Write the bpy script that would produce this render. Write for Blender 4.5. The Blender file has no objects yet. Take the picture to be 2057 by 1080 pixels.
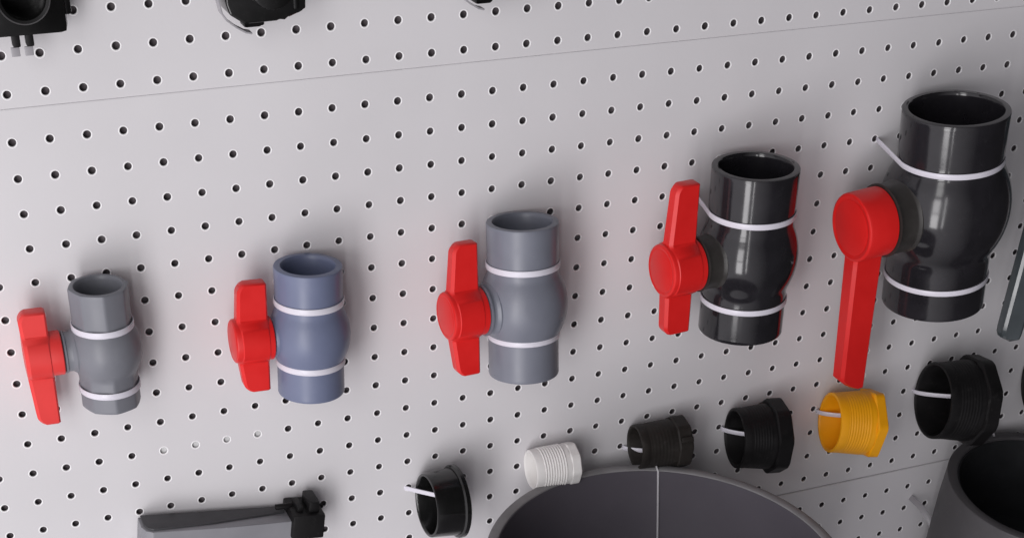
import bpy, bmesh, math, random
from mathutils import Vector, Matrix
R = math.radians
random.seed(7)
scene = bpy.context.scene
COL = scene.collection
MM = 0.001

# ------------------------------------------------------------------ camera
cam_d = bpy.data.cameras.new('camera')
cam = bpy.data.objects.new('camera', cam_d); COL.objects.link(cam)
cam_d.sensor_width = 36.0
cam_d.lens = 36.0 * 3149.83 / 2057.0
cam_d.shift_x = 0.0
cam_d.shift_y = (1221.05 - 540.0) / 2057.0
cam_d.clip_start = 0.02; cam_d.clip_end = 50.0
row_r = (0.92249984, -0.01390924, -0.38574677)
row_d = (-0.20756128, 0.82469637, -0.52611235)
row_f = (0.32544179, 0.56540466, 0.75789525)
def to_b(v): return Vector((v[0], v[2], -v[1]))
right, up, back = to_b(row_r), -to_b(row_d), -to_b(row_f)
M = Matrix((right, up, back)).transposed().to_4x4()
M.translation = Vector((-0.09836, -1.09701, 0.34413))
cam.matrix_world = M
scene.camera = cam

# ------------------------------------------------------------------ light
world = bpy.data.worlds.new('World'); scene.world = world; world.use_nodes = True
wt = world.node_tree; bgn = wt.nodes['Background']
wtc = wt.nodes.new('ShaderNodeTexCoord'); wr = wt.nodes.new('ShaderNodeMapRange')
wd = wt.nodes.new('ShaderNodeVectorMath'); wd.operation = 'DOT_PRODUCT'; wd.inputs[1].default_value = Vector((-.90, -.28, -.20)).normalized()
wt.links.new(wtc.outputs['Generated'], wd.inputs[0]); wt.links.new(wd.outputs['Value'], wr.inputs[0])
wr.inputs[1].default_value = 0.05; wr.inputs[2].default_value = 0.95       # the open side and the floor are paler, the shop's depth and ceiling dimmer
wr.inputs[3].default_value = 0.03; wr.inputs[4].default_value = 1.04
wt.links.new(wr.outputs[0], bgn.inputs['Strength'])
bgn.inputs['Color'].default_value = (0.98, 0.95, 1.0, 1)

def area(name, loc, target, sx, sy, power, color):
    d = bpy.data.lights.new(name, 'AREA'); d.shape = 'RECTANGLE'; d.size = sx; d.size_y = sy
    d.energy = power; d.color = color
    o = bpy.data.objects.new(name, d); COL.objects.link(o)
    o.location = loc
    o.rotation_euler = (Vector(target) - Vector(loc)).to_track_quat('-Z', 'Y').to_euler()
    return o
# the shop's open front, to the left of and behind the camera: door opening, side light, upper light
TGT = (0.50, 0.0, -0.12)
area('shop_front_door_lower', (-0.68, -1.22, -0.63), (0.5, 0, -0.63), 0.40, 0.66, 6.8, (1.0, 0.98, 0.995))
area('shop_front_door_upper', (-0.68, -1.22, 0.04), (0.5, 0, 0.04), 0.40, 0.60, 5.4, (1.0, 0.98, 0.995))
area('shop_front_sidelight', (-0.33, -1.52, -0.20), (0.5, 0, -0.20), 0.055, 1.4, 2.4, (1.0, 0.985, 0.99))
area('shop_front_transom', (-0.68, -1.22, 0.68), TGT, 0.40, 0.40, 2.2, (1.0, 0.99, 0.98))

scene.view_settings.view_transform = 'Standard'
scene.view_settings.look = 'None'
scene.view_settings.exposure = 0.0
scene.view_settings.gamma = 1.0
scene.view_settings.use_curve_mapping = False
scene.render.engine = 'CYCLES'
scene.cycles.use_denoising = True
scene.cycles.max_bounces = 8

# ------------------------------------------------------------------ materials
def mat(name, base, rough=0.45, spec=0.5, var=0.08, vscale=40.0, bump=0.0, bscale=400.0, rvar=0.08,
        sss=0.0, metal=0.0, streak=None, coat=0.0, dust=0.0, trans=0.0):
    m = bpy.data.materials.new(name); m.use_nodes = True
    nt = m.node_tree; N = nt.nodes; L = nt.links
    b = N['Principled BSDF']
    b.inputs['Metallic'].default_value = metal
    b.inputs['Specular IOR Level'].default_value = spec
    if coat: b.inputs['Coat Weight'].default_value = coat; b.inputs['Coat Roughness'].default_value = 0.08
    if trans: b.inputs['Transmission Weight'].default_value = trans
    if sss:
        b.inputs['Subsurface Weight'].default_value = sss
        b.inputs['Subsurface Radius'].default_value = (1, 1, 1); b.inputs['Subsurface Scale'].default_value = 0.0015
    tc = N.new('ShaderNodeTexCoord'); mp = N.new('ShaderNodeMapping')
    if streak: mp.inputs['Scale'].default_value = streak
    L.new(tc.outputs['Object'], mp.inputs['Vector'])
    n1 = N.new('ShaderNodeTexNoise'); n1.inputs['Scale'].default_value = vscale; n1.inputs['Detail'].default_value = 5
    L.new(mp.outputs[0], n1.inputs['Vector'])
    rp = N.new('ShaderNodeMapRange'); rp.inputs[1].default_value = .3; rp.inputs[2].default_value = .7
    rp.inputs[3].default_value = 1 - var; rp.inputs[4].default_value = 1 + var
    L.new(n1.outputs['Fac'], rp.inputs[0])
    mx = N.new('ShaderNodeMix'); mx.data_type = 'RGBA'; mx.blend_type = 'MULTIPLY'; mx.inputs[0].default_value = 1
    mx.inputs[6].default_value = (*base, 1); L.new(rp.outputs[0], mx.inputs[7])
    out = mx.outputs[2]
    if dust:   # pale specks and scuffs
        n3 = N.new('ShaderNodeTexNoise'); n3.inputs['Scale'].default_value = 150; n3.inputs['Detail'].default_value = 8
        n3.inputs['Roughness'].default_value = .75
        L.new(tc.outputs['Object'], n3.inputs['Vector'])
        r3 = N.new('ShaderNodeMapRange'); r3.inputs[1].default_value = .55; r3.inputs[2].default_value = .78
        r3.inputs[3].default_value = 0; r3.inputs[4].default_value = dust
        L.new(n3.outputs['Fac'], r3.inputs[0])
        m3 = N.new('ShaderNodeMix'); m3.data_type = 'RGBA'; L.new(r3.outputs[0], m3.inputs[0])
        L.new(out, m3.inputs[6]); m3.inputs[7].default_value = (.45, .43, .41, 1); out = m3.outputs[2]
    L.new(out, b.inputs['Base Color'])
    n2 = N.new('ShaderNodeTexNoise'); n2.inputs['Scale'].default_value = bscale; n2.inputs['Detail'].default_value = 3
    L.new(mp.outputs[0], n2.inputs['Vector'])
    rr = N.new('ShaderNodeMapRange'); rr.inputs[1].default_value = .3; rr.inputs[2].default_value = .7
    rr.inputs[3].default_value = max(.02, rough - rvar); rr.inputs[4].default_value = rough + rvar
    L.new(n1.outputs['Fac'], rr.inputs[0]); L.new(rr.outputs[0], b.inputs['Roughness'])
    if bump:
        bp = N.new('ShaderNodeBump'); bp.inputs['Strength'].default_value = bump; bp.inputs['Distance'].default_value = 0.0004
        L.new(n2.outputs['Fac'], bp.inputs['Height']); L.new(bp.outputs[0], b.inputs['Normal'])
    return m

M_lip = mat('painted_halo_at_hole_edge', (.92, .91, .92), rough=.4, spec=.4, var=.02)  # bright halo round each hole, put into a paler colour
M_board = mat('white_powder_coat', (.708, .693, .709), rough=.42, spec=.35, var=.025, vscale=9, bump=.12, bscale=500, rvar=.06)
M_wall = mat('dark_backing', (.17, .15, .16), rough=.9, spec=.2, var=.3, vscale=12)
M_strip = mat('white_strip', (.62, .62, .62), rough=.6, var=.05)
M_grey = mat('grey_pvc', (.185, .19, .215), rough=.42, spec=.4, var=.05, bump=.06, dust=.05)
M_blue = mat('blue_grey_pvc', (.150, .172, .265), rough=.38, spec=.45, var=.05, bump=.06, dust=.04)
M_slate = mat('slate_grey_pvc', (.175, .184, .222), rough=.35, spec=.45, var=.05, bump=.05, dust=.04)
M_black = mat('black_upvc', (.017, .016, .019), rough=.13, spec=.55, var=.2, bump=.05, bscale=160, rvar=.03, dust=.02)
M_collar = mat('dark_collar', (.035, .032, .030), rough=.35, spec=.4, var=.15, dust=.04)
M_red = mat('red_plastic', (.70, .016, .015), rough=.38, spec=.4, var=.05, bump=.08, bscale=220)
M_coral = mat('coral_red_plastic', (.76, .045, .042), rough=.42, spec=.4, var=.05, bump=.08, bscale=220)
M_tie = mat('white_nylon', (.70, .68, .75), rough=.35, spec=.5, var=.04, sss=.15)
M_clear = mat('translucent_nylon', (.34, .33, .35), rough=.3, spec=.5, var=.04)
M_bk = mat('black_polypropylene', (.007, .0065, .007), rough=.5, spec=.22, var=.25, bump=.15, bscale=260, dust=.03)
M_bkbrown = mat('dusty_black_polypropylene', (.022, .019, .017), rough=.55, spec=.25, var=.25, bump=.15, bscale=260, dust=.05)
M_bkgloss = mat('glossy_black_polypropylene', (.007, .007, .007), rough=.2, spec=.55, var=.2, bump=.1, bscale=160, rvar=.05, dust=.02)
M_yellow = mat('yellow_plastic', (.93, .40, .005), rough=.42, spec=.4, var=.06, bump=.1, bscale=260)
M_white = mat('white_plastic', (.88, .86, .84), rough=.45, spec=.4, var=.04, bump=.05)
M_bigpipe = mat('big_grey_pipe', (.102, .093, .110), rough=.45, spec=.35, var=.06, vscale=14, bump=.06, dust=.03)
M_rim = mat('pale_pipe_rim', (.25, .245, .25), rough=.55, spec=.3, var=.15, dust=.10)  # rim paler than the barrel, with more pale specks
M_innershade = mat('charcoal_pipe_inner_shade', (.022, .023, .025), rough=.4, spec=.35, var=.1, dust=.03)  # shade inside the right-hand socket, put into a darker colour
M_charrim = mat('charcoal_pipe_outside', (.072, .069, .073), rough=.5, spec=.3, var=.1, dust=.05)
M_steel = mat('dark_steel_lever', (.055, .066, .072), rough=.2, spec=.6, var=.15, rvar=.08, dust=.03)
M_wire = mat('thin_wire', (.55, .54, .56), rough=.3, metal=.0, var=.05)
M_lightgrey = mat('light_grey_plastic', (.25, .25, .27), rough=.45, spec=.35, var=.05, dust=.04)
M_topshade = mat('painted_top_shade', (.06, .06, .065), rough=.5, spec=.3, var=.15, dust=.06)  # shade on the saddle's top face, put into a dark colour

# ------------------------------------------------------------------ helpers
def finish(bm, name, m, parent=None, sharp=32, mats=None):
    """bmesh in millimetres -> one linked mesh object in metres"""
    bmesh.ops.remove_doubles(bm, verts=bm.verts, dist=1e-4)
    bmesh.ops.recalc_face_normals(bm, faces=bm.faces)
    bmesh.ops.scale(bm, vec=(MM, MM, MM), verts=bm.verts)
    me = bpy.data.meshes.new(name); bm.to_mesh(me); bm.free()
    for p in me.polygons: p.use_smooth = True
    me.set_sharp_from_angle(angle=R(sharp))
    for q in (mats or [m]): me.materials.append(q)
    o = bpy.data.objects.new(name, me); COL.objects.link(o)
    if parent: o.parent = parent
    return o

def tag(o, label, cat, group=None):
    o['label'] = label; o['category'] = cat
    if group: o['group'] = group
    return o

def thing(name, label, cat, loc_mm, rot=None, group=None):
    o = bpy.data.objects.new(name, None); COL.objects.link(o)
    o.empty_display_size = .02
    mw = (rot.to_4x4() if rot else Matrix.Identity(4)); mw.translation = Vector(loc_mm) * MM
    o.matrix_world = mw
    return tag(o, label, cat, group)

def lathe(bm, prof, seg=72, mod=None, close=False):
    """profile [(r, z)] about local Z; mod(r, z, ang) may alter the radius; r == 0 closes to a point"""
    rings = []
    for r, z in prof:
        if r < 1e-6:
            rings.append([bm.verts.new((0, 0, z))])
        else:
            ring = []
            for i in range(seg):
                a = 2 * math.pi * i / seg
                rr = mod(r, z, a) if mod else r
                ring.append(bm.verts.new((rr * math.cos(a), rr * math.sin(a), z)))
            rings.append(ring)
    pairs = list(zip(rings, rings[1:]))
    if close: pairs.append((rings[-1], rings[0]))
    for a, b in pairs:
        if len(a) == 1 and len(b) == 1: continue
        for i in range(seg):
            j = (i + 1) % seg
            if len(a) == 1: bm.faces.new((a[0], b[i], b[j]))
            elif len(b) == 1: bm.faces.new((a[i], a[j], b[0]))
            else: bm.faces.new((a[i], a[j], b[j], b[i]))
    return [v for ring in rings for v in ring]

def xform(bm, verts, mtx):
    bmesh.ops.transform(bm, matrix=mtx, verts=verts)

AX_NEGX = Matrix.Rotation(R(-90), 4, 'Y')          # local +Z -> -X

def rod(bm, p0, p1, r0, r1=None, seg=32, bev=1.0):
    """closed, edge-rounded rod from p0 to p1"""
    r1 = r0 if r1 is None else r1
    p0, p1 = Vector(p0), Vector(p1); d = p1 - p0; L = d.length
    vs = lathe(bm, [(0, 0), (r0 - bev, 0), (r0 - .3 * bev, .3 * bev), (r0, bev), (r1, L - bev), (r1 - .3 * bev, L - .3 * bev), (r1 - bev, L), (0, L)], seg)
    q = d.to_track_quat('Z', 'Y').to_matrix().to_4x4(); q.translation = p0
    xform(bm, vs, q)

def box(bm, lo, hi, bev=1.0, mtx=None):
    n0 = set(bm.verts)
    bmesh.ops.create_cube(bm, size=1)
    vs = [v for v in bm.verts if v not in n0]
    for v in vs:
        v.co = Vector([(lo[k] + hi[k]) / 2 + v.co[k] * (hi[k] - lo[k]) for k in range(3)])
    es = list({e for v in vs for e in v.link_edges})
    if bev:
        bmesh.ops.bevel(bm, geom=es, offset=bev, segments=2, profile=.6, affect='EDGES')
    if mtx is not None:
        vs = [v for v in bm.verts if v not in n0]; xform(bm, vs, mtx)

def band(bm, pts, nrm, w, t):
    """strap along pts; nrm gives the outward direction at each point; w across, t thick"""
    n = len(pts); rings = []
    for i in range(n):
        p = Vector(pts[i]); tan = (Vector(pts[min(i + 1, n - 1)]) - Vector(pts[max(i - 1, 0)])).normalized()
        no = Vector(nrm[i]); no = (no - no.dot(tan) * tan).normalized(); s = tan.cross(no)
        rings.append([bm.verts.new(p + s * a * w / 2 + no * b) for a, b in
                      ((-1, 0), (-1, t * .7), (-.8, t), (.8, t), (1, t * .7), (1, 0))])
    for a, b in zip(rings, rings[1:]):
        for i in range(6):
            bm.faces.new((a[i], a[(i + 1) % 6], b[(i + 1) % 6], b[i]))
    bm.faces.new(rings[0]); bm.faces.new(rings[-1])

def tube(bm, pts, r, seg=10):
    rings = []
    n = len(pts); ref = Vector((.31, .2, .93))
    for i in range(n):
        p = Vector(pts[i]); tan = (Vector(pts[min(i + 1, n - 1)]) - Vector(pts[max(i - 1, 0)])).normalized()
        u = tan.cross(ref).normalized(); v = tan.cross(u)
        rings.append([bm.verts.new(p + r * (math.cos(2 * math.pi * k / seg) * u + math.sin(2 * math.pi * k / seg) * v)) for k in range(seg)])
    for a, b in zip(rings, rings[1:]):
        for k in range(seg): bm.faces.new((a[k], a[(k + 1) % seg], b[(k + 1) % seg], b[k]))
    bm.faces.new(rings[0]); bm.faces.new(rings[-1])

# ------------------------------------------------------------------ backing wall and perforated panels
bm = bmesh.new(); box(bm, (-400, 5.2, -900), (1300, 26, 420), 0)
w = finish(bm, 'wall', M_wall); w['kind'] = 'structure'

P = 25.0; HR = 2.7
def panel(name, label, xs, zrows, zlo, zhi, er=1.0, soft=()):
    """xs: hole columns, zrows: hole rows (mm), zlo/zhi: lower and upper panel edge; holes are real openings"""
    bm = bmesh.new(); seg = 16
    zr = sorted(zrows)
    bounds = [zlo + 1.2] + [(a + b) / 2 for a, b in zip(zr, zr[1:])] + [zhi - 1.2]
    for j, zc in enumerate(zr):
        b0, b1 = bounds[j], bounds[j + 1]
        for xc in xs:
            x0, x1 = xc - P / 2, xc + P / 2
            sq = []
            corners = [(x1, b0), (x1, b1), (x0, b1), (x0, b0)]     # start at the -45 degree corner, counter-clockwise
            for k in range(4):
                p, q = corners[k], corners[(k + 1) % 4]
                for s in range(4): sq.append((p[0] + (q[0] - p[0]) * s / 4, p[1] + (q[1] - p[1]) * s / 4))
            ang = [R(-45) + 2 * math.pi * k / seg for k in range(seg)]
            hr = HR * random.uniform(.97, 1.03)
            jx, jz = random.uniform(-.12, .12), random.uniform(-.12, .12)
            rings = [[bm.verts.new((x, 0, z)) for x, z in sq]]
            for r, y in ((hr + 1.1, 0.0), (hr + .65, -.18), (hr + .2, -.02), (hr, .35), (hr, 1.2)):
                rings.append([bm.verts.new((xc + jx + r * math.cos(a), y, zc + jz + r * math.sin(a))) for a in ang])
            for ri, (a, b) in enumerate(zip(rings, rings[1:])):
                for k in range(seg): bm.faces.new((a[k], a[(k + 1) % seg], b[(k + 1) % seg], b[k])).material_index = 1 if 1 <= ri <= 3 else 0
    X0, X1 = xs[0] - P / 2, xs[-1] + P / 2
    # rolled edges turning back towards the wall
    for z, s in ((zlo, -1), (zhi, 1)):
        q = er if (z, s) in soft else 1.0
        prof = [(0, z - s * 1.2), (.12 * q, z - s * .7), (.4 * q, z - s * .3), (.9 * q, z - s * .05), (1.6 * q, z), (4.6, z)]
        vv = [[bm.verts.new((x, y, zz)) for y, zz in prof] for x in (X0, X1)]
        for i in range(len(prof) - 1): bm.faces.new((vv[0][i], vv[1][i], vv[1][i + 1], vv[0][i + 1]))
    o = finish(bm, name, M_board, sharp=40, mats=[M_board, M_lip])
    for p in o.data.polygons: p.use_smooth = p.material_index == 1
    return tag(o, label, 'pegboard', 'perforated display panels')
xs = [c * P for c in range(-8, 46)]
panel('pegboard_panel', 'white perforated metal panel along the top, above the upper seam', [x + 2 for x in xs], [31.8 + 25 * k for k in range(10)], 22.4, 280, .45, ((22.4, -1),))
panel('pegboard_panel', 'wide white perforated metal panel in the middle, behind the red handled valves', xs, [-25 * k for k in range(17)], -412.4, 22.3, .45, ((22.3, 1),))
panel('pegboard_panel', 'white perforated metal panel at the bottom, below the lower seam', xs, [-434 - 25 * k for k in range(14)], -790, -413.2)
bm = bmesh.new()
box(bm, (-46, 2.0, -7), (46, 2.8, 7), .3, Matrix.Translation((118, 0, -250)) @ Matrix.Rotation(R(3), 4, 'Y'))
tag(finish(bm, 'backing_strip', M_strip), 'pale strip behind the panel, showing white through a few holes', 'strip')

# ------------------------------------------------------------------ ball valves
def valve_body(bm, Rr, Lt, s0, Rb, wall, octo=False):
    Rb = Rb * 1.03; Hb = Rb * 1.14; prof = []
    n = 64; top, bot = Lt / 2, -Lt / 2
    prof += [(0, top - Rr * 1.25), ((Rr - wall) * .72, top - Rr * 1.25), ((Rr - wall) * .74, top - Rr * .95), (Rr - wall - .6, top - Rr * .93), (Rr - wall, top - 3.0), (Rr - wall + .7, top - .6), (Rr - wall + 1.1, top),
             (Rr - 1.0, top), (Rr - .3, top - .3), (Rr, top - 1.0)]
    for i in range(1, n):
        s = top - 1.0 - (Lt - 2) * i / n
        u = 1 - ((s - s0) / Hb) ** 2
        g = Rb * math.sqrt(u) if u > 0 else 0
        rs = Rr * (1 - .018 * (1 - abs(s - s0) / (Lt / 2)))
        p = 38
        prof.append(((rs ** p + g ** p) ** (1 / p) if g > 0 else rs, s))
    prof += [(Rr, bot + 1.0), (Rr - .3, bot + .3), (Rr - 1.0, bot), (Rr - wall, bot), (Rr - wall, bot + 18), (0, bot + 18)]
    mod = None
    if octo:
        def mod(r, z, a):
            t = (a + math.pi / 8) % (math.pi / 4) - math.pi / 8
            k = min(1, max(0, (abs(z - s0) - 15) / 4)) if r > Rr * .9 else 0
            o8 = r * 1.045 * math.cos(math.pi / 8) / math.cos(((a) % (math.pi / 4)) - math.pi / 8)
            k *= .55
            return r * (1 - k) + o8 * k
    lathe(bm, prof, 96, mod)

def wing(bm, zlo, zhi, rh, tw, w0, w1, taper_top, taper_bot, lean=0.0, tip=0.0):
    """bow-tie lever: plate across the stem with a round swelling at the hub; x = -(distance along the stem)"""
    n = 56; st = []
    zs = sorted(set([zlo + (zhi - zlo) * i / n for i in range(n + 1)] + [zlo + 1.2, zhi - 1.2, zlo + .4, zhi - .4]))
    for z in zs:
        u = rh * rh - z * z
        g = math.sqrt(u) if u > 0 else 0
        frac = 1 - .12 * (abs(z) / max(zhi, -zlo))
        h = ((tw * frac) ** 3.4 + (g * .985) ** 3.4) ** (1 / 3.4)
        e = min(z - zlo, zhi - z)
        inset = 1.6 * (1 - min(1, e / 1.2)) ** 2
        f = max(0., (abs(z) - rh * .7)) / (max(zhi, -zlo) - rh * .7)
        xl = w1 - (taper_top if z > 0 else taper_bot) * f - max(inset, 4.5 * (1 - min(1, e / 7.0)) ** 2)
        xr = w0 + inset
        xl += lean * z; xr += lean * z
        if tip and z < zlo + tip: xl -= (zlo + tip - z) * 1.15
        h -= inset
        c = min(2.6, h * .36)
        h = max(h, .8)
        ring = [(-xl, -(h - c)), (-(xl - c), -h), (-(xr + c * .6), -h), (-xr, -(h - c * .6)), (-xr, h - c * .6), (-(xr + c * .6), h), (-(xl - c), h), (-xl, h - c)]
        st.append([bm.verts.new((x, y, z)) for x, y in ring])
    for a, b in zip(st, st[1:]):
        for i in range(8): bm.faces.new((a[i], a[(i + 1) % 8], b[(i + 1) % 8], b[i]))
    bm.faces.new(st[0]); bm.faces.new(st[-1])

def hub(bm, x0, x1, r, dish=.6):
    vs = lathe(bm, [(0, x0), (r * .96, x0), (r, x0 + .6), (r, x1 - 2.2), (r - .5, x1 - .9), (r - 1.6, x1 - .15), (r - 2.6, x1), (r - 3.4, x1 - dish), (0, x1 - dish)], 64)
    xform(bm, vs, AX_NEGX)

def tie_round(label, rot, centre, s, Rr, left, right, mt=M_tie, w=5.0, group='white cable ties holding the valves'):
    """cable tie over the front of a valve; left/right: where its two ends enter the board (x, z in mm)"""
    bm = bmesh.new(); pts = []; nr = []
    ax = rot @ Vector((0, 0, 1)); e1 = rot @ Vector((1, 0, 0)); e2 = rot @ Vector((0, -1, 0))
    c = Vector(centre) + ax * s
    if left is None: q = c - e1 * Rr * .2; left = (q.x, q.z)
    if right is None: q = c + e1 * Rr * .2; right = (q.x, q.z)
    arc = []
    for i in range(61):
        a = R(-140 + 280 * i / 60)
        n = e1 * math.sin(a) + e2 * math.cos(a); arc.append((c + n * (Rr + .15), n))
    L0 = Vector((left[0], 1.5, left[1])); R0 = Vector((right[0], 1.5, right[1]))
    # leave the arc where the straight run to the hole is tangent
    def cut(end, rng):
        best = None
        for i in rng:
            p, n = arc[i]; d = (end - p)
            k = abs(d.normalized().dot(n))
            if best is None or k < best[0]: best = (k, i)
        return best[1]
    i0, i1 = cut(L0, range(0, 28)), cut(R0, range(33, 61))
    a0, a1 = arc[i0], arc[i1]
    for k in range(8):
        t = k / 8; pts.append(L0.lerp(a0[0], t)); nr.append(a0[1])
    for p, n in arc[i0:i1 + 1]: pts.append(p); nr.append(n)
    for k in range(1, 9):
        t = k / 8; pts.append(a1[0].lerp(R0, t)); nr.append(a1[1])
    band(bm, pts, nr, w * .92, .8)
    return tag(finish(bm, 'cable_tie', mt, sharp=50), label, 'cable tie', group)

VG = 'red handled ball valves in a row'
def ball_valve(label, x, z, Rr, Lt, tin, tout, s0, Rb, wall, phi, mt, mcol, mred, hb, octo=False):
    a, b = R(tin), R(tout)
    rot = Matrix.Rotation(a, 3, 'Y') @ Matrix.Rotation(b, 3, 'X')
    c = Vector((x, -Rr * 1.22 - 1, z))
    t = thing('ball_valve', label, 'ball valve', c, rot, VG)
    bm = bmesh.new(); valve_body(bm, Rr, Lt, s0, Rb, wall, octo)
    finish(bm, 'body', mt, t, 28)
    stem = Matrix.Translation((0, 0, s0)) @ Matrix.Rotation(R(phi), 4, 'Z')
    h0, h1, rh = hb['hub']; rn = hb['neck']
    bm = bmesh.new()
    vs = lathe(bm, [(0, Rb * .5), (rn + 2.2, Rb * .5), (rn + 2.0, Rb * .86), (rn + .5, Rb * .86 + 2), (rn, Rb * .86 + 3), (rn, h0 - 2.6), (rn + .9, h0 - 2.2), (rn + .9, h0 - .9), (rn * .9, h0 - .7), (rn * .9, h0 + 3), (0, h0 + 3)] if h0 > Rb * .86 + 7 else
               [(0, Rb * .5), (rn + 1.0, Rb * .5), (rn + .6, Rb * .86), (rn, h0 - 1.0), (rn - .4, h0 - .5), (rn * .9, h0 - .4), (rn * .9, h0 + 3), (0, h0 + 3)], 64)
    xform(bm, vs, stem @ AX_NEGX)
    finish(bm, 'stem_collar', mcol, t, 30)
    bm = bmesh.new()
    wing(bm, *hb['wing'])
    hub(bm, h0, h1, rh, hb.get('dish', .3))
    xform(bm, bm.verts[:], stem @ Matrix.Rotation(R(hb.get('spin', 0)), 4, 'X'))
    hd = finish(bm, 'handle', mred, t, 34)
    bm = bmesh.new()
    vs = lathe(bm, [(0, h1 - hb.get('dish', .3) - .6), (rh * .80, h1 - hb.get('dish', .3) - .6), (rh * .80, h1 - .25), (rh * .77, h1 - .08), (0, h1 + .15)], 48)
    xform(bm, vs, stem @ AX_NEGX)
    if octo: bm.free()
    else: finish(bm, 'hub_cap', mred, hd, 34)
    return rot, c

rot, c = ball_valve('smallest grey ball valve with faceted sockets and a coral red blocky handle', 38.4, -143, 20.8, 92.4, .9, 1.4, -1.5, 25.4, 4.6, -2,
    M_grey, M_grey, M_coral, dict(hub=(30.5, 55.8, 15.8), neck=14.2, wing=(-54, 34, 16.5, 6.5, 38.5, 57, -2, 3), dish=.3), True)
tie_round('upper cable tie on the smallest faceted grey valve', rot, c, 17.0, 21.2, None, None)
tie_round('lower cable tie on the smallest faceted grey valve', rot, c, -31.1, 21.2, None, None)
rot, c = ball_valve('blue grey ball valve with a red bow-tie handle, the only bluish body', 189.2, -152.5, 25.5, 100.8, 2, -.3, -3, 29.8, 6.0, -1,
    M_blue, M_blue, M_red, dict(hub=(30, 59.5, 16.4), neck=14.5, wing=(-41, 45, 17, 6.5, 33, 56.5, 2, 5)))
tie_round('upper cable tie on the blue grey valve', rot, c, 23.6, 25.5, None, None)
tie_round('lower cable tie on the blue grey valve', rot, c, -24.4, 25.5, None, None)
rot, c = ball_valve('medium slate grey ball valve in the middle with a red bow-tie handle', 362.5, -153.1, 28.3, 122.9, .3, -4.5, -3.5, 34.2, 5.6, 4,
    M_slate, M_slate, M_red, dict(hub=(37, 67.5, 18.8), neck=19.3, wing=(-50, 56, 19.5, 6.5, 41, 65, 4, 6)))
tie_round('upper cable tie on the middle slate grey valve', rot, c, 28.5, 28.3, None, None)
tie_round('lower cable tie on the middle slate grey valve', rot, c, -27.9, 28.3, None, None)
rot, c = ball_valve('glossy black ball valve with a red two-winged handle', 558.5, -136.8, 35.2, 139.8, -.8, 1, -3.5, 40.1, 6.2, 4,
    M_black, M_collar, M_red, dict(hub=(51, 82.5, 21.3), neck=21.5, wing=(-56, 70, 22, 7, 55, 80, 4, 2)))
tie_round('upper cable tie on the black valve with the two-winged handle', rot, c, 32.8, 35.2, (530, -101), None, w=5.0)
tie_round('lower cable tie on the black valve with the two-winged handle', rot, c, -40.8, 35.2, None, None, w=5.0)
rot, c = ball_valve('largest black ball valve with a long red one-armed lever hanging down', 741, -121.7, 43.5, 170.6, -4.3, 1.4, 3, 53, 6.0, 2,
    M_black, M_collar, M_red, dict(hub=(66, 94, 28.5), neck=29.5, wing=(-153, 24, 27, 9, 64, 92, 3, 3, -.04, 12), dish=.5))
tie_round('upper cable tie on the largest black valve, its tail going up to the left', rot, c, 44.3, 43.5, (703, -76), None, w=5.0)
tie_round('lower cable tie on the largest black valve', rot, c, -58.4, 43.5, None, None, w=5.0)

# ------------------------------------------------------------------ threaded bushings
BG = 'threaded bushings hung in a row under the valves'
def bushing(label, o, f, r1, r2, m, wall=3.2, flange=10.0, threads=8, tie=None, tie_label=None, amp=.3, nubs=0, phase=0, tmat=None, lobes=6, kind='bushing', name='threaded_bushing', group=BG, shoulder=True):
    o, f = Vector(o), Vector(f); ax = (f - o).normalized(); L = (f - o).length
    q = ax.to_track_quat('Z', 'Y').to_matrix()
    t = thing(name, label, kind, o, q, group)
    zb = L + 5 - flange
    rb = r1 + (r2 - r1) * .35
    prof = [(0, zb - 2), (r1 - wall - 1, zb - 2), (r1 - wall, 2), (r1 - wall + .6, .4), (r1 - wall + 1, 0), (r1 - .9, 0), (r1 - .2, .4), (r1, 1.2)]
    prof.append((r1 + .2, zb * .22))
    nn = threads
    for i in range(nn):
        z = zb * (.22 + .66 * i / nn); dz = zb * .66 / nn; r = r1 + (rb - r1) * (i / nn)
        prof += [(r, z + dz * .1), (r + amp, z + dz * .4), (r + amp, z + dz * .55), (r, z + dz * .85)]
    prof += [(rb, zb * .9), (rb, zb), (0, zb)]
    bm = bmesh.new(); lathe(bm, prof, 72)
    finish(bm, 'barrel', m, t, 35)
    bm = bmesh.new()
    def hexmod(r, z, a):
        s = 2 * math.pi / lobes
        tt = ((a + phase) % s) - s / 2
        return min(r, r2 * 1.03 * math.cos(s / 2) / math.cos(tt) * (r / r2) + .02) if r > r2 * .6 else r
    lathe(bm, [(rb * .5, zb - .2), (r2 * .95, zb - .2), (r2, zb + 1), (r2, zb + flange - 1), (r2 * .95, zb + flange), (r1 - wall, zb + flange), (rb * .5, zb + flange * .5)], 96, hexmod, close=True)
    for k in range(nubs):
        a = phase + 2 * math.pi * k / nubs
        box(bm, (r2 * .93, -2.2, zb + 1), (r2 + 2.2, 2.2, zb + flange - 1), .5, Matrix.Rotation(a, 4, 'Z'))
    finish(bm, 'flange', m, t, 30)
    if tie:
        bm = bmesh.new()
        dz = tie[2] if len(tie) > 2 else 0
        p0 = Vector((tie[0], .8, tie[1])); lip = Vector((o.x - 3, -5.5, tie[1])); inn = Vector((o.x + L * .62, o.y + (r1 - wall) * .25, tie[1] + dz))
        pts = []
        for k in range(17):
            u = k / 16
            pts.append(p0 * (1 - u) ** 2 + lip * 2 * u * (1 - u) + inn * u * u)
        band(bm, pts, [Vector((-.35, -1, 0))] * len(pts), 4.0, 1.0)
        tag(finish(bm, 'cable_tie', tmat or M_tie, sharp=50), tie_label, 'cable tie', 'short cable ties threaded through the bushings')

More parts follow.
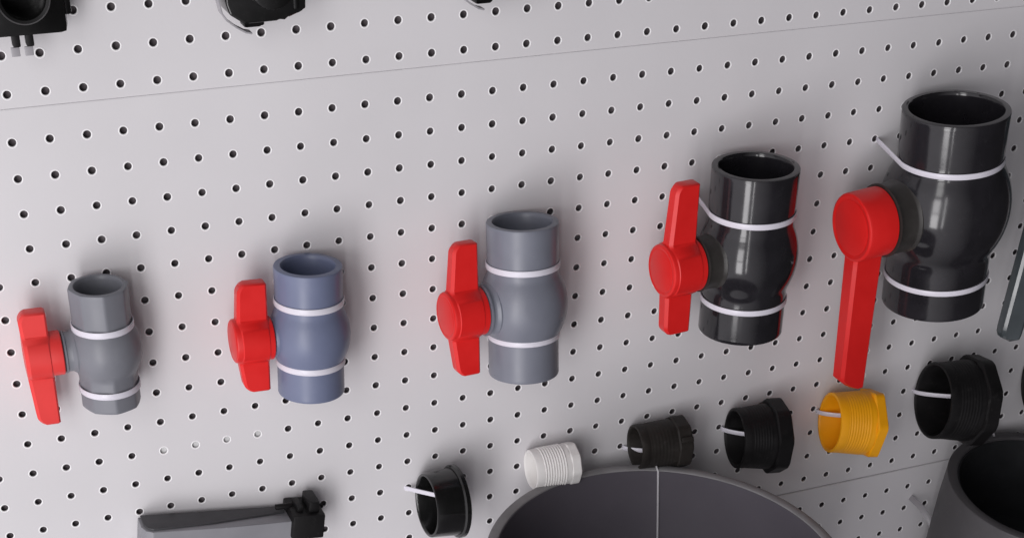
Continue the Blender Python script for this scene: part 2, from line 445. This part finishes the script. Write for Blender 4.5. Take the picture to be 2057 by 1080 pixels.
bushing('black short ring cap at the left end of the bushing row', (280, -31, -327), (304, -30.5, -328.5), 27, 31, M_bkgloss, threads=0, flange=5.5, nubs=0, phase=.5, lobes=24,
        tie=(272, -325, 1), tie_label='cable tie stub in the short black ring cap')
bushing('white ribbed threaded nipple half behind the big grey pipe', (380, -18.3, -320), (416, -19.6, -320), 17.3, 18.6, M_white, threads=9, flange=9, amp=.8, lobes=8, wall=2.5)
bushing('small dusty black threaded bushing right behind the big pipe rim', (478.4, -21, -316), (520, -24.5, -316.5), 19.8, 23.3, M_bkbrown, threads=7, amp=.1, flange=13, lobes=8, nubs=1, phase=2.6,
        tie=(478, -326, -1), tie_label='cable tie through the small dusty black bushing')
bushing('medium black threaded bushing between the small black one and the yellow one', (574.6, -28.5, -322), (613, -35, -323.5), 27.0, 33.8, M_bk, threads=8, amp=.09, flange=14, lobes=8, phase=1.1,
        tie=(578, -325.5, -1), tie_label='cable tie through the medium black bushing beside the yellow one')
bushing('bright yellow threaded bushing under the tip of the long red lever', (674.9, -28.0, -325.5), (713, -36, -329), 27.5, 33.0, M_yellow, threads=9, amp=.22, phase=.3,
        tie=(680, -327, 1), tie_label='cable tie through the yellow bushing')
bushing('biggest black threaded bushing fully in view, right of the yellow one', (780, -37.5, -318), (823, -44.5, -322.0), 35.5, 42.5, M_bk, threads=8, amp=.09, flange=14, lobes=8, phase=.6,
        tie=(787, -325, 3), tie_label='cable tie through the biggest black bushing')
bushing('black bushing cut off by the right edge of the picture', (907, -41, -322.7), (953, -47, -327), 39, 44, M_bk, threads=8, amp=.09, flange=14, lobes=8, phase=.6)

# ------------------------------------------------------------------ big grey pipe with a wire over its rim
def pipe_thing(name, label, cat, centre, tin, tout, Ro, wall, depth, m_out, m_rim, group=None, inner_shade=None):
    rot = Matrix.Rotation(R(tin), 3, 'Y') @ Matrix.Rotation(R(tout), 3, 'X')
    t = thing(name, label, cat, centre, rot, group)
    bm = bmesh.new()
    prof = [(Ro - wall - .5, -1.5), (Ro - wall - .8, -depth * .55), (Ro - wall - 6, -depth * .56), (Ro - wall - 6, -depth), (Ro - 6, -depth), (Ro - 4, -depth * .6)]
    prof += [(Ro - .5, -depth * .2), (Ro - .2, -1.5)]
    lathe(bm, prof, 128, close=True)
    finish(bm, 'barrel', m_out, t, 35)
    bm = bmesh.new()
    lathe(bm, [(Ro - wall, -1.7), (Ro - wall + .2, -.5), (Ro - wall + 1.2, 0), (Ro - 1.2, 0), (Ro - .2, -.6), (Ro, -1.7), (Ro - wall * .5, -3)], 128, close=True)
    finish(bm, 'rim', m_rim, t, 40)
    if inner_shade:
        bm = bmesh.new(); Ri = Ro - wall  # added dark sleeve that paints the shade inside the socket
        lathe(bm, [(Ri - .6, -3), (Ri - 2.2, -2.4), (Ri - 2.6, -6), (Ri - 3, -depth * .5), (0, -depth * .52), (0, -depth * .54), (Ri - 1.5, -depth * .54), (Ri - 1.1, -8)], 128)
        finish(bm, 'inner_shade', inner_shade, t, 40)
    return t, rot
pc = Vector((437, -168.7, -339))
t, rot = pipe_thing('pipe_socket', 'very large grey pipe socket with an open top at the bottom of the picture', 'pipe fitting', pc, .8, 3.7, 148.7, 8.5, 260, M_bigpipe, M_rim)
bm = bmesh.new()
e = lambda dx, r, dz: pc + rot @ Vector((dx, math.sqrt(max(0, r * r - dx * dx)), dz))
wx = 55
pts = [Vector((502, 6, -327)), Vector((498, -8, -330)), e(wx, 150, 0), e(wx, 147.5, 2.2), e(wx, 142, 1.8), e(wx + .2, 139.4, -1), e(wx + 1, 138.8, -12), e(wx + 3.5, 138.6, -40), e(wx + 7, 138.4, -80), e(wx + 11.5, 138.3, -130)]
tube(bm, pts, .95)
tag(finish(bm, 'wire', M_wire, sharp=60), 'thin wire hooked over the rim of the big grey pipe socket', 'wire')

# ------------------------------------------------------------------ charcoal pipe socket at the lower right
pc2 = Vector((876, -98, -398))
t, rot2 = pipe_thing('pipe_socket', 'dark charcoal pipe socket leaning out at the lower right corner', 'pipe fitting', pc2, .5, 9.0, 88, 9.5, 190, M_charrim, M_charrim, inner_shade=M_innershade)
bm = bmesh.new()
pts = []
for k in range(13):
    a = math.pi * k / 12
    base = pc2 + rot2 @ Vector((-8 + 16 * k / 12, 83, 0))
    pts.append(base + Vector((0, 0, -8 + 15 * math.sin(a))))
tube(bm, pts, 1.2)
tag(finish(bm, 'cable_tie', M_clear, sharp=60), 'small clear tie looped over the back rim of the charcoal pipe socket', 'cable tie')

bm = bmesh.new()
band(bm, [Vector((806, 1, -448)), Vector((809, -14, -452)), Vector((812, -26, -460)), Vector((816, -34, -470)), Vector((822, -36, -482))], [Vector((-.4, -1, .2))] * 5, 6, .9)
tag(finish(bm, 'cable_tie', M_clear, sharp=60), 'curled clear tie tail to the left of the charcoal pipe socket', 'cable tie')

# ------------------------------------------------------------------ dark steel lever at the right edge
t = thing('valve_lever', 'dark grey glossy lever with a rounded tip hanging at the right edge', 'lever', (848, -62, -81), Matrix.Rotation(R(5), 3, 'Y'))
bm = bmesh.new()
st = []
for i in range(41):
    z = -175 + 175 * i / 40
    wv = 13.5 + 2.5 * i / 40
    dd = z + 175
    if dd < 12: wv = math.sqrt(max(.3, wv * wv * (1 - (1 - dd / 12) ** 2)))
    hh = 7.5 if dd >= 6 else 7.5 * math.sqrt(max(.05, 1 - (1 - dd / 6) ** 2))
    ring = [(-wv, 0), (-wv * .95, -hh * .5), (-wv * .8, -hh * .8), (wv * .18, -hh * 1.35), (wv * .34, -hh * 1.3), (wv, -hh * .1), (wv * .92, hh * .7), (wv * .6, hh), (-wv * .6, hh), (-wv * .92, hh * .7)]
    st.append([bm.verts.new((x, y, z)) for x, y in ring])
for a, b in zip(st, st[1:]):
    for i in range(10): bm.faces.new((a[i], a[(i + 1) % 10], b[(i + 1) % 10], b[i]))
bm.faces.new(st[0]); bm.faces.new(st[-1])
finish(bm, 'arm', M_steel, t, 24)
bm = bmesh.new(); rod(bm, (-18, 0, 18), (34, 0, 18), 24, bev=2)
finish(bm, 'hub', M_steel, t, 35)
bm = bmesh.new(); rod(bm, (34.5, 0, 18), (70, 0, 18), 17, bev=1.5); box(bm, (52, 8, 4), (68, 62, 32), 2)
finish(bm, 'stem', M_collar, t, 35)

# ------------------------------------------------------------------ light grey saddle at the lower left
t = thing('saddle_clamp', 'light grey boxy pipe saddle with its shaded top drawn dark at the lower left', 'pipe saddle', (52, -1, -301), Matrix.Rotation(R(8), 3, 'Y'))
def prism(bm, plan, z0, z1, bev):
    lo = [bm.verts.new((x, y, z0)) for x, y in plan]; hi = [bm.verts.new((x, y, z1)) for x, y in plan]
    n = len(plan); bm.faces.new(lo); bm.faces.new(hi)
    for i in range(n): bm.faces.new((lo[i], lo[(i + 1) % n], hi[(i + 1) % n], hi[i]))
    if bev: bmesh.ops.bevel(bm, geom=bm.edges[:], offset=bev, segments=2, profile=.6, affect='EDGES')
plan = [(-5, -4), (-5.5, -20), (-3, -27), (2, -30), (60, -30), (118, -28), (125, -24), (125, -4)]
bm = bmesh.new(); prism(bm, plan, -92, -1.2, 1.2); finish(bm, 'body', M_lightgrey, t, 35)
bm = bmesh.new(); prism(bm, [(-3, -4.5), (-3.5, -19), (-1, -25.5), (3, -28), (50, -24), (112, -14), (112, -4.5)], -1.0, .6, .4); finish(bm, 'top_shade', M_topshade, t, 35)  # added dark wedge standing in for the shaded top face
bm = bmesh.new(); box(bm, (114, -33, -16), (141, 0, 6), 2); box(bm, (119, -26, 5), (124, -8, 10), 1); box(bm, (128, -28, 5), (137, -6, 15), 1.5)
rod(bm, (104, -14, 5), (118, -14, 6), 2.4, seg=16, bev=.5)
rod(bm, (140, -6, -2), (147, -4, -2), 2.2, seg=16, bev=.5)
finish(bm, 'clamp', M_bk, t, 35)

# ------------------------------------------------------------------ black clamp saddles along the top
def top_saddle(label, x, z, variant):
    t = thing('clamp_saddle', label, 'clamp saddle', (x, -1, z), None, 'black clamp saddles along the top')
    if variant == 0:
        bm = bmesh.new(); box(bm, (-48, -30, -24), (30, 0, 60), 5); box(bm, (27, -24, -14), (34, -6, 50), 2)
        box(bm, (33, -20, -6), (36, -9, -2), .8); box(bm, (33, -20, 2), (36, -9, 6), .8)
        finish(bm, 'body', M_bkgloss, t, 35)
        bm = bmesh.new()
        vs = lathe(bm, [(0, 20), (12.2, 20), (13.2, 50), (13.8, 51.4), (15.6, 51.6), (16.6, 50.4), (17.4, 28), (0, 28)], 64)
        xform(bm, vs, Matrix.Translation((2, 0, 5)) @ Matrix.Rotation(R(90), 4, 'X'))
        finish(bm, 'outlet', M_bkgloss, t, 35)
        for dx in (-6, 2.5):
            bm = bmesh.new(); box(bm, (dx, -26, -31), (dx + 5, -19, -20), 1.2); bl = finish(bm, 'bolt', M_bk, t, 35)
            bm = bmesh.new(); box(bm, (dx - 1.5, -24, -37), (dx + 4, -22.6, -31.2), .5); finish(bm, 'end_tab', M_clear, bl, 35)
    else:
        bm = bmesh.new()
        out = [(-26, 44), (-25.5, 2), (-23.4, -5), (-14, -11.3), (8, -11.0), (13, -8.8), (17, -9.2), (23.5, -6.5), (25.5, -5.6), (28.5, -4.5), (28.5, 5), (27.5, 44)]
        lo = [bm.verts.new((x, -3, z)) for x, z in out]; hi = [bm.verts.new((x, -36, z)) for x, z in out]
        bm.faces.new(lo); bm.faces.new(hi)
        for k in range(len(out)): bm.faces.new((lo[k], lo[(k + 1) % len(out)], hi[(k + 1) % len(out)], hi[k]))
        bmesh.ops.bevel(bm, geom=bm.edges[:], offset=1.6, segments=3, profile=.6, affect='EDGES')
        rod(bm, (4, -30, 14), (4, -47, 14), 17, 15.5, seg=48, bev=2.0)
        box(bm, (20, -38, -4), (23, -8, 40), .8)
        finish(bm, 'body', M_bkgloss, t, 35)
        bm = bmesh.new(); box(bm, (-12, -26, -16.5), (0, -12, -9.5), 1.8); rod(bm, (1.5, -16, -17.5), (1.5, -16, -8), 2.6, seg=16, bev=.6)
        finish(bm, 'bolt', M_bk, t, 35)
        bm = bmesh.new()
        sp = [(-28.5, 44), (-29.0, 20), (-29.2, 4), (-27.8, -3.5), (-24.5, -8.5), (-19, -13), (-13, -16.6), (-9, -17.6)]
        band(bm, [Vector((x, -30, z)) for x, z in sp], [Vector((-1, 0, -.35 - .08 * k)) for k in range(len(sp))], 9, 1.2)
        finish(bm, 'strap', M_clear, t, 50)
    return t
top_saddle('black saddle with a round outlet and two bolts in the top left corner', 14, 99, 0)
top_saddle('black rounded clamp saddle with a clear strap, second from the left along the top', 171, 84, 1)
top_saddle('black clamp saddle of which only the bottom shows, above the middle valve', 338, 86, 1)
